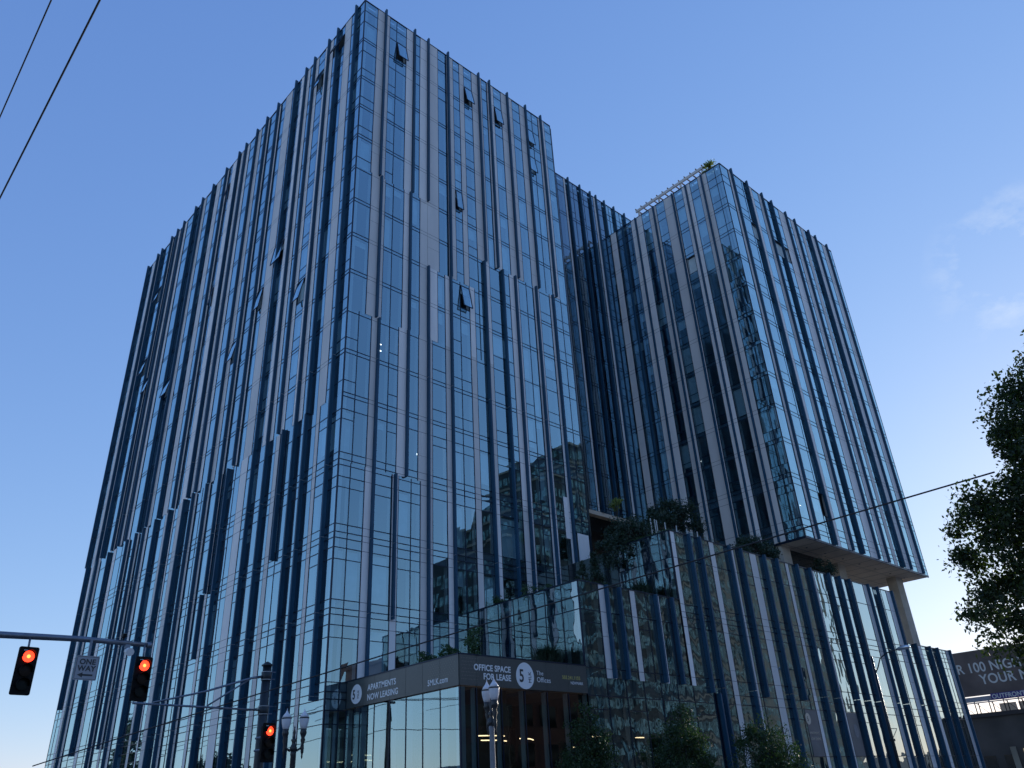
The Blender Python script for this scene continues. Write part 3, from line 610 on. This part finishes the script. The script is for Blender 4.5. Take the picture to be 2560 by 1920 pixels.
b = MB(); b.tube([(11.12, 0, 6.42), (11.24, 0, 6.42)], .09, 16); b.build('end_cap', 'steel', ma, smooth=True)
ow = empty('one_way_sign', (7.03, YM1-.2, z(4.05)), 'white ONE WAY sign with a black arrow pointing left', 'street sign')
b = rounded_plate(.305, .33, .035, 0, .006); b.build('plate', 'signwhite', ow)
b = MB()
for x0, z0, x1, z1 in ((-.28, .295, .28, .305), (-.28, -.305, .28, -.295), (-.29, -.29, -.28, .29), (.28, -.29, .29, .29)): b.box((x0, -.003, z0), (x1, 0, z1))
b.box((-.10, -.003, -.215), (.19, 0, -.165)); k = len(b.v); b.v += [(-.22, -.003, -.19), (-.08, -.003, -.12), (-.08, -.003, -.26), (-.22, 0, -.19), (-.08, 0, -.12), (-.08, 0, -.26)]
b.f += [(k, k+2, k+1), (k+3, k+4, k+5), (k, k+1, k+4, k+3), (k+1, k+2, k+5, k+4), (k+2, k, k+3, k+5)]; b.m += [0]*5
b.build('arrow', 'ink', ow)
text('ONE', .20, 'ink', ow, (0, -.003, .10), UX, UZ, align='CENTER', bold=.006); text('WAY', .20, 'ink', ow, (0, -.003, -.08), UX, UZ, align='CENTER', bold=.006)
b = MB(); b.box((-.035, .01, .0), (.035, .05, .80)); b.build('strap', 'steel', ow)
dt = empty('detector', (8.08, YM1-.25, z(4.58)), 'small white box detector under the mast arm', 'sensor')
b = MB(); b.tube([(0, -.13, -.05), (0, .12, .02)], [.115, .10], 10); b.build('housing', 'white', dt, smooth=False)
b = MB(); b.box((-.1, .06, .08), (.04, .13, .2)); b.tube([(-.12, .1, .2), (-.3, .1, .0), (-.2, .1, -.25), (0, 0, -.18)], .008, 5); b.build('bracket', 'steel', dt)
cm = empty('traffic_camera', (7.92, YM1-.1, z(4.98)), 'tiny dark camera on top of the mast arm', 'camera')
b = MB(); b.box((-.05, -.08, .0), (.05, .1, .1)); b.tube([(0, 0, -.1), (0, 0, 0)], .02, 6); b.build('housing', 'black', cm)
# far pole with its truss arm
fp = empty('signal_pole', (14.14, 28.7, 0), 'dark round signal pole with pointed cap and a thin truss arm', 'signal mast')
b = MB(); b.lathe([(.17, 0), (.165, 3), (.155, z(5.02))], 0, 0, 20); b.build('pole', 'dkgreen', fp, smooth=True)
b = MB(); b.lathe([(.155, z(5.02)), (.21, z(5.03)), (.21, z(5.06)), (.10, z(5.14)), (.01, z(5.19))], 0, 0, 20); b.build('cap', 'dkgreen', fp)
for zz in (4.70, 3.52):
    b = MB(); b.lathe([(.17, z(zz-.18)), (.185, z(zz-.17)), (.185, z(zz+.12)), (.17, z(zz+.13))], 0, 0, 20); cl = b.build('clamp', 'dkgreen', fp, smooth=True)
    b = MB(); b.lathe([(.188, z(zz-.17)), (.188, z(zz-.145))], 0, 0, 20); b.lathe([(.188, z(zz+.10)), (.188, z(zz+.125))], 0, 0, 20); b.build('band', 'bracket', cl)
    b = MB(); b.tube([(.1, -.12, z(zz-.15)), (.27, -.16, z(zz-.15))], .02, 6); b.tube([(.1, -.12, z(zz+.1)), (.27, -.16, z(zz+.1))], .02, 6); b.build('bolt', 'steel', cl)
b = MB(); b.tube([(-.1, 0, z(3.5)), (-4.6, 0, z(3.58))], .035, 8); b.tube([(-.1, 0, z(4.66)), (-.55, 0, z(4.58)), (-2.2, 0, z(4.05)), (-3.95, 0, z(3.62))], [.05, .04, .035, .03], 8)
b.tube([(-.6, 0, z(4.55)), (-2.1, 0, z(3.58))], .03, 8); b.build('arm', 'steel', fp, smooth=True)
# twin globe lamps
def twin(loc, rz, label, postm):
    t = empty('twin_lamp', loc, label, 'street lamp', 'ornamental twin globe street lamps', rz)
    b = MB(); b.lathe([(.30, 0), (.30, .35), (.20, .5), (.15, 1.0), (.115, 1.2), (.095, 3.9), (.11, 3.95), (.11, 4.05), (.08, 4.1)], 0, 0, 14); b.build('post', postm, t, smooth=True)
    b = MB(); b.lathe([(.08, 4.08), (.13, 4.12), (.15, 4.22), (.10, 4.32), (.06, 4.42), (.13, 4.52), (.06, 4.58), (.045, 4.68), (.055, 4.82), (.02, 4.95), (.03, 5.0), (.005, 5.08)], 0, 0, 14); b.build('finial', 'lamp_metal', t, smooth=True)
    for s in (-1, 1):
        b = MB(); b.tube([(0, 0, 4.2), (s*.14, 0, 4.12), (s*.30, 0, 4.2), (s*.36, 0, 4.45), (s*.34, 0, 4.62)], [.05, .055, .05, .045, .05], 8)
        b.lathe([(.005, 3.78), (.035, 3.86), (.03, 3.95), (.06, 4.05), (.065, 4.2), (.05, 4.35), (.10, 4.5), (.07, 4.6), (.13, 4.74), (.14, 4.8), (.12, 4.86), (.13, 4.94)], s*.36, 0, 14)
        a = b.build('arm', 'lamp_metal', t, smooth=True)
        b = MB(); b.lathe([(.12, 4.93), (.155, 5.05), (.19, 5.2), (.20, 5.31), (.20, 5.34)], s*.36, 0, 18); g = b.build('globe', 'globe', t, smooth=True)
        b = MB(); b.lathe([(.205, 5.335), (.21, 5.345), (.21, 5.375), (.19, 5.385)], s*.36, 0, 18); b.build('band', 'lamp_metal', g, smooth=True)
        b = MB(); b.lathe([(.19, 5.385), (.15, 5.47), (.085, 5.55), (.05, 5.60), (.045, 5.63), (.015, 5.67), (.008, 5.76)], s*.36, 0, 18); b.build('cap', 'globe', g, smooth=True)
twin((17.54, 32.58, -.05), R(-28), 'black twin globe street lamp left of the dark glass corner', 'lamp_metal')
twin((20.72, 23.70, .14), R(71), 'grey post twin globe street lamp in front of the office banner', 'mid_grey')
# cobra head street light
cb = empty('street_light', (59.0, 26, 0), 'slim black cobra head street light in front of the right podium', 'street light')
b = MB(); b.tube([(0, 0, 0), (0, 0, 4.6), (0, 0, 9.75)], [.13, .11, .065], 10); b.build('pole', 'dkgreen', cb, smooth=True)
b = MB(); b.tube([(0, 0, 8.6), (.1, -.25, 9.0), (.1, -.55, 9.55), (.1, -1.1, 9.83), (.1, -1.9, 9.95)], .045, 8); b.tube([(0, 0, 9.4), (0.02, -.15, 9.35)], .03, 6); b.build('arm', 'dkgreen', cb, smooth=True)
b = MB(); b.tube([(.1, -1.85, 9.95), (.1, -2.1, 9.99), (.1, -2.6, 10.0), (.1, -2.8, 9.97)], [.06, .13, .15, .05], 8); b.build('lamp_head', 'rail', cb, smooth=True)
b = MB(); b.tube([(0, 0, 5.0), (.9, -.1, 5.0)], .025, 6); b.tube([(0, 0, 4.3), (.85, -.1, 4.95)], .02, 6); b.box((-.14, -.14, 4.2), (.14, .14, 4.35)); b.build('bracket', 'dkgreen', cb)
# overhead wires
def wire(a, b, sag, r, label, group='overhead wires'):
    mb = MB(); a, b = Vector(a), Vector(b); pts = []
    for i in range(25):
        t = i/24; p = a.lerp(b, t); p.z -= sag*4*t*(1-t); pts.append(p-a)
    mb.tube(pts, r, 6); o = mb.build('wire', 'wire'); o.location = a; tag(o, label, 'cable', group)
wire((.36, -4, 9.6), (.22, 62, 9.6),   .1, .008, 'thin black overhead wire crossing the top left corner, the outer one')
wire((.80, -4, 9.6), (.36, 62, 9.6), .1, .011, 'thicker black overhead wire in the upper left sky')
wire((9.0, 36.95, 3.85), (22.55, 5.5, 8.66), -.12, .022, 'long black wire running from the low left up to the tree on the right')

# ------------------------------------------------------------------ billboard building behind the right end
bb = empty('corner_building', (125, 30, 0), 'dark masonry building carrying the billboard at the right edge', 'building')
b = MB(); b.box((0, -22, 0), (18, 22, 9.0)); b.build('wall', mat('dark_masonry', (.075, .068, .062), .85, 0, .35, .25), bb)
for y in (-8, -5, -2, 1, 4, 7, 9.5, 12):
    b = MB(); b.box((-.06, y, 1.0), (-.01, y+1.4, 4.3)); f = b.build('window', 'darkglass', bb)
    b = MB(); b.box((-.12, y-.1, .9), (-.065, y+1.5, 1.0)); b.build('sill', 'precast', f)
for y in (9.2, 5.6): b = MB(); b.box((-.2, y, 0), (-.08, y+.7, 5.2)); b.build('pilaster', 'precast', bb)
for k in range(3): b = MB(); b.box((-.14, 7.6, 1.0+k*1.4), (-.08, 8.4, 2.1+k*1.4)); b.build('lit_window', mat('lit_window', (.5, .4, .2), .5, emit=(1, .75, .4), estr=.25), bb)
b = MB(); b.box((-.25, -22, 9.0), (.2, 22, 9.5)); b.build('cornice', mat('dark_cornice', (.05, .045, .045), .8), bb)
bi = empty('billboard', (125, 36.5, 11.7), 'large dark billboard with pale letters about 100 nights behind the glass podium', 'billboard')
b = MB(); b.box((-.2, -11, 0), (.1, 10.5, 5.75)); b.build('panel', 'billboard', bi)
b = MB(); b.box((-.3, -11, -.75), (-.05, 10.5, -.15)); b.box((-.6, -11, -.95), (-.1, 10.5, -.85)); b.build('apron', 'signwhite', bi)
text('R 100 NIGH', 1.75, 'billwhite', bi, (-.22, 7.05, 2.95), UY, (0, .03, 1), sx=.88, bold=.03)
text('YOUR MOVE', 1.75, 'billwhite', bi, (-.22, 4.4, 1.35), UY, (0, .03, 1), sx=.90, bold=.03)
b = MB(); b.box((-.72, -1.05, -.75), (-.5, 3.6, .02)); pl = b.build('name_plate', 'purple', bi)
text('OUTFRONT', .78, 'billwhite', pl, (-.74, 3.45, -.62), UY, UZ, sx=.95, bold=.02)
b = MB()
for i in range(12):
    y = -10.5+i*1.85; b.tube([(.1, y, -2.6), (.1, y, -.7)], .07, 5); b.tube([(.1, y, -2.6), (.1, y+1.85, -.7)], .04, 4); b.tube([(1.5, y, -2.6), (1.5, y, -.7)], .07, 5)
b.build('support_frame', 'dkgreen', bi)
b = MB(); b.box((1.9, -2, -2.5), (2.0, 1.3, -1.1)); b.box((1.9, 1.6, -2.5), (2.0, 3.7, -1.1)); b.box((1.9, -6, -2.5), (2.0, -2.6, -1.1)); b.build('light_panel', 'pale', bi)

# ------------------------------------------------------------------ across the street, seen in the glass
def block(name, x0, y0, x1, y1, h, wallm, winm, fl, bay, label, sillm='precast', ww=.62, face='y', spandm=None, group=None):
    o = empty(name, ((x0+x1)/2, (y0+y1)/2, 0), label, 'building', group); cx, cy = (x0+x1)/2, (y0+y1)/2
    b = MB(); b.box((x0-cx, y0-cy, 0), (x1-cx, y1-cy, h)); b.build('wall', wallm, o)
    b = MB(); s = MB(); nb = max(1, int((x1-x0)/bay)); n = 0
    for k in range(max(1, int(h/fl))):
        for i in range(nb):
            a = x0-cx+(x1-x0)*(i+.5-ww/2)/nb; e = x0-cx+(x1-x0)*(i+.5+ww/2)/nb; q = k*fl+fl*.28
            if q+fl*.6 > h-.3: continue
            b.box((a, y1-cy, q), (e, y1-cy+.06, q+fl*.55)); n += 1
    nb = max(1, int((y1-y0)/bay))
    for k in range(max(1, int(h/fl))):
        for i in range(nb):
            a = y0-cy+(y1-y0)*(i+.5-ww/2)/nb; e = y0-cy+(y1-y0)*(i+.5+ww/2)/nb; q = k*fl+fl*.28
            if q+fl*.6 > h-.3: continue
            b.box((x0-cx-.06, a, q), (x0-cx, e, q+fl*.55)); b.box((x1-cx, a, q), (x1-cx+.06, e, q+fl*.55))
    tag(b.build('window', winm, o), kind='stuff')
    b = MB(); b.box((x0-cx-.25, y0-cy-.25, h), (x1-cx+.25, y1-cy+.25, h+.5)); b.build('parapet', sillm, o)
    if spandm:
        for k in range(1, int(h/fl)): b = MB(); b.box((x0-cx-.03, y0-cy-.03, k*fl-.15), (x1-cx+.03, y1-cy+.03, k*fl+.35)); b.build('floor_band', spandm, o)
    return o
block('brick_building', 62, -26, 77, -14, 19.6, 'brick', 'darkglass', 4.2, 3.6, 'salmon brick building across the street, seen only mirrored in the tower glass', 'brick')
def wing(o, x0, y0, x1, y1, h):
    p = block('tower_wing', x0, y0, x1, y1, h, 'greytile', 'greenglass', 3.3, 1.35, '', ww=.62, spandm='greytile')
    for ch in list(p.children): ch.parent = o; ch.location = p.location-o.location
    bpy.data.objects.remove(p)
at_ = block('apartment_tower', 117, -52, 139, -29, 70, 'greytile', 'greenglass', 3.3, 1.35, 'tall stepped grey and green glass apartment tower mirrored in the podium glass', ww=.62, spandm='precast')
wing(at_, 110.6, -52, 116.9, -29.2, 61); wing(at_, 104, -52, 110.5, -29, 53.5); wing(at_, 97.4, -52, 103.9, -29.2, 46)
block('apartment_tower', 139.5, -48, 179, -29.3, 56, 'precast', 'greenglass', 3.3, 2.0, 'beige precast apartment tower mirrored at the right of the green one', ww=.5, spandm='precast')
block('dark_building', -80, -80, -10, -50, 25, 'brown', 'darkglass', 4, 4, 'low dark brown building mirrored deep in the inner glass corner', 'brown')
block('white_warehouse', -60, 44, -30, 70, 6.5, 'pale', 'darkglass', 5, 6, 'low white warehouse mirrored at the foot of the glass tower', 'pale')
block('white_warehouse', -75, 80, -28, 120, 5.5, 'pale', 'darkglass', 5, 7, 'second low white warehouse mirrored at the far end of the tower foot', 'pale')
# trees and a pole on the side street, mirrored in the left face
W = 'trees across the side street'
tree('conifer_tree', (8.2, 106.5, 0), 13, [(0, 0, 7.2, 2.3, 2.3, 6.4)], 120, 9000, .2, 'leaf_con', 'pointed conifer mirrored in the lower left glass', group=W, seed=51, trunk=.25, spread=.4, cone=True)
tree('round_tree', (9.5, 77.5, 0), 8, [(0, 0, 5.2, 2.0, 2.0, 1.9)], 60, 4500, .16, 'leaf_street', 'round tree mirrored near the far signal pole', group=W, seed=52, trunk=.2, spread=.45)
tree('round_tree', (4.5, 92, 0), 7, [(0, 0, 4.4, 2.4, 2.4, 1.6)], 60, 4500, .16, 'leaf_street', 'low round tree mirrored beside the conifer', group=W, seed=53, trunk=.2, spread=.45)
tree('round_tree', (-24, 118, 0), 7, [(0, 0, 4.2, 3.4, 3.0, 2.0)], 70, 4500, .2, 'leaf_street', 'wide low tree mirrored at the bottom left picture edge', group=W, seed=54, trunk=.2, spread=.5)
tree('round_tree', (-12, 60, 0), 7, [(0, 0, 4.0, 2.6, 2.6, 1.5)], 60, 4500, .16, 'leaf_street', 'tree mirrored under the grey banner', group=W, seed=55, trunk=.2, spread=.45)
up_ = empty('utility_pole', (4.6, 62, 0), 'wooden utility pole with a transformer, mirrored below the grey banner', 'utility pole')
b = MB(); b.tube([(0, 0, 0), (0, 0, 11)], [.24, .17], 10); b.build('pole', 'bark', up_, smooth=True)
b = MB(); b.box((-1.3, -.08, 10.1), (1.3, .08, 10.3)); b.build('crossarm', 'bark', up_)
b = MB(); b.tube([(-.5, 0, 8.6), (-.5, 0, 9.7)], .3, 12); b.build('transformer', 'steel', up_, smooth=True)
for k, (dx, hz) in enumerate(((-1.2, 10.4), (1.2, 10.4), (0, 8.0))):
    wire((4.6+dx, 62, hz), (4.0+dx, 140, hz), 1.0, .03, 'street wire running away from the utility pole, %s' % ('on its outer arm end', 'on its inner arm end', 'thickest and lowest')[k], 'wires on the utility pole')
    wire((4.6+dx, 62, hz), (-18+dx, 20, hz-1), .8, .03, 'wire from the utility pole back over the crossing, %s' % ('from the outer arm end', 'from the inner arm end', 'lowest one')[k], 'wires on the utility pole')

# ------------------------------------------------------------------ ground and hills
def sheet(name, x0, y0, x1, y1, zz, mtl, h=0):
    b = MB()
    if h: b.box((x0, y0, zz-h), (x1, y1, zz))
    else: b.quad((x0, y0, zz), (x1, y0, zz), (x1, y1, zz), (x0, y1, zz))
    return tag(b.build(name, mtl), kind='structure')
sheet('ground', -4000, -4000, 4000, 4000, -.15, 'ground')
sheet('road', -400, 9.5, 400, 24.3, -.14, 'asphalt'); sheet('side_road', 4, -400, 17.6, 400, -.136, 'asphalt')
sheet('pavement', 17.6, 24.3, 400, 28.69, 0, 'paving', .16); sheet('side_pavement', 17.6, 28.69, 21.99, 400, 0, 'paving', .16)
sheet('near_pavement', -400, -60, 3.9, 9.4, 0, 'paving', .16); sheet('opposite_pavement', 17.6, -60, 400, 9.4, 0, 'paving', .16); sheet('far_pavement', -400, 24.3, 3.9, 400, 0, 'paving', .16)
b = MB()
for i in range(9): b.box((5+i*1.4, 25.0, -.14), (5.6+i*1.4, 28, -.128)); b.box((18.4, 10.4+i*1.5, -.14), (21.4, 11.1+i*1.5, -.128))
tag(b.build('road_markings', 'paint'), kind='structure')
b = MB(); rs = np.random.RandomState(3); n = 240; hh = [0]*n
for i in range(n):
    a = 2*math.pi*i/n; hh[i] = 105+38*math.sin(3*a+1)+22*math.sin(7*a+2)+9*math.sin(23*a)+rs.uniform(-4, 4)
for i in range(n):
    a = 2*math.pi*i/n
    for rr, f in ((2300, 0), (2900, 1), (3600, .3)): b.v.append((rr*math.cos(a), rr*math.sin(a), -1+hh[i]*f*(.55 if 0 < math.degrees(a) < 90 else 1)))
for i in range(n):
    j = (i+1) % n
    for k in range(2): b.f.append((i*3+k, j*3+k, j*3+k+1, i*3+k+1)); b.m.append(0)
tag(b.build('hills', 'hill', smooth=True), kind='structure')

# ------------------------------------------------------------------ light, sky
SUN_AZ, SUN_EL = R(5), R(12)
sd = Vector((math.cos(SUN_EL)*math.cos(SUN_AZ), math.cos(SUN_EL)*math.sin(SUN_AZ), math.sin(SUN_EL)))
sl = bpy.data.lights.new('sun', 'SUN'); so = bpy.data.objects.new('sun', sl); C.objects.link(so)
sl.energy = 3.0; sl.angle = R(.5); sl.color = (1, .9, .76); so.rotation_euler = (-sd).to_track_quat('-Z', 'Y').to_euler()
w = bpy.data.worlds.new('World'); bpy.context.scene.world = w; w.use_nodes = True; nt = w.node_tree
bg = nt.nodes['Background']; sky = nt.nodes.new('ShaderNodeTexSky'); sky.sky_type = 'NISHITA'; sky.sun_disc = False
sky.sun_elevation = SUN_EL; sky.sun_rotation = math.pi/2-SUN_AZ; sky.air_density = 1.0; sky.dust_density = .1; sky.ozone_density = 3.0; sky.altitude = 0
bg.inputs[1].default_value = .10
# the camera's response to the sky, channel by channel (it holds the bright side back)
sp = nt.nodes.new('ShaderNodeSeparateColor'); cb = nt.nodes.new('ShaderNodeCombineColor'); nt.links.new(sky.outputs[0], sp.inputs[0])
for i, (g, k) in enumerate(((.80, 1.62), (.65, 1.31), (.40, 1.28))):
    a = nt.nodes.new('ShaderNodeMath'); a.operation = 'MULTIPLY'; a.inputs[1].default_value = .1; nt.links.new(sp.outputs[i], a.inputs[0])
    p = nt.nodes.new('ShaderNodeMath'); p.operation = 'POWER'; p.inputs[1].default_value = g; nt.links.new(a.outputs[0], p.inputs[0])
    q = nt.nodes.new('ShaderNodeMath'); q.operation = 'MULTIPLY'; q.inputs[1].default_value = 10*k; nt.links.new(p.outputs[0], q.inputs[0]); nt.links.new(q.outputs[0], cb.inputs[i])
sky = cb
# two faint wisps of cirrus, fixed in the sky
tc = nt.nodes.new('ShaderNodeTexCoord'); mp = nt.nodes.new('ShaderNodeMapping'); mp.inputs['Scale'].default_value = (5, 9, 16); mp.inputs['Rotation'].default_value = (.3, .5, .2)
nz = nt.nodes.new('ShaderNodeTexNoise'); nz.inputs['Scale'].default_value = 1.4; nz.inputs['Detail'].default_value = 7; nz.inputs['Roughness'].default_value = .62
nt.links.new(tc.outputs['Generated'], mp.inputs[0]); nt.links.new(mp.outputs[0], nz.inputs[0])
cdir = Vector((math.cos(R(28.6))*math.cos(R(8)), math.cos(R(28.6))*math.sin(R(8)), math.sin(R(28.6))))
dot = nt.nodes.new('ShaderNodeVectorMath'); dot.operation = 'DOT_PRODUCT'; dot.inputs[1].default_value = cdir; nt.links.new(tc.outputs['Generated'], dot.inputs[0])
m1 = nt.nodes.new('ShaderNodeMapRange'); m1.inputs['From Min'].default_value = .9955; m1.inputs['From Max'].default_value = .9995; nt.links.new(dot.outputs['Value'], m1.inputs[0])
m2 = nt.nodes.new('ShaderNodeMapRange'); m2.inputs['From Min'].default_value = .47; m2.inputs['From Max'].default_value = .72; m2.inputs['To Max'].default_value = .5; nt.links.new(nz.outputs[0], m2.inputs[0])
mu = nt.nodes.new('ShaderNodeMath'); mu.operation = 'MULTIPLY'; nt.links.new(m1.outputs[0], mu.inputs[0]); nt.links.new(m2.outputs[0], mu.inputs[1])
mc = nt.nodes.new('ShaderNodeMixRGB'); mc.inputs[2].default_value = (8.5, 9.2, 10.0, 1); nt.links.new(mu.outputs[0], mc.inputs[0]); nt.links.new(sky.outputs[0], mc.inputs[1])
nt.links.new(mc.outputs[0], bg.inputs[0])

sc = bpy.context.scene
sc.view_settings.view_transform = 'Standard'; sc.view_settings.look = 'None'; sc.view_settings.exposure = .05; sc.view_settings.gamma = 1
sc.render.engine = 'CYCLES'; cy = sc.cycles
cy.max_bounces = 9; cy.diffuse_bounces = 3; cy.glossy_bounces = 4; cy.transmission_bounces = 2; cy.transparent_max_bounces = 10
cy.use_denoising = True; cy.sample_clamp_indirect = 6; cy.caustics_reflective = True; cy.caustics_refractive = False
try: cy.use_light_tree = False
except Exception: pass
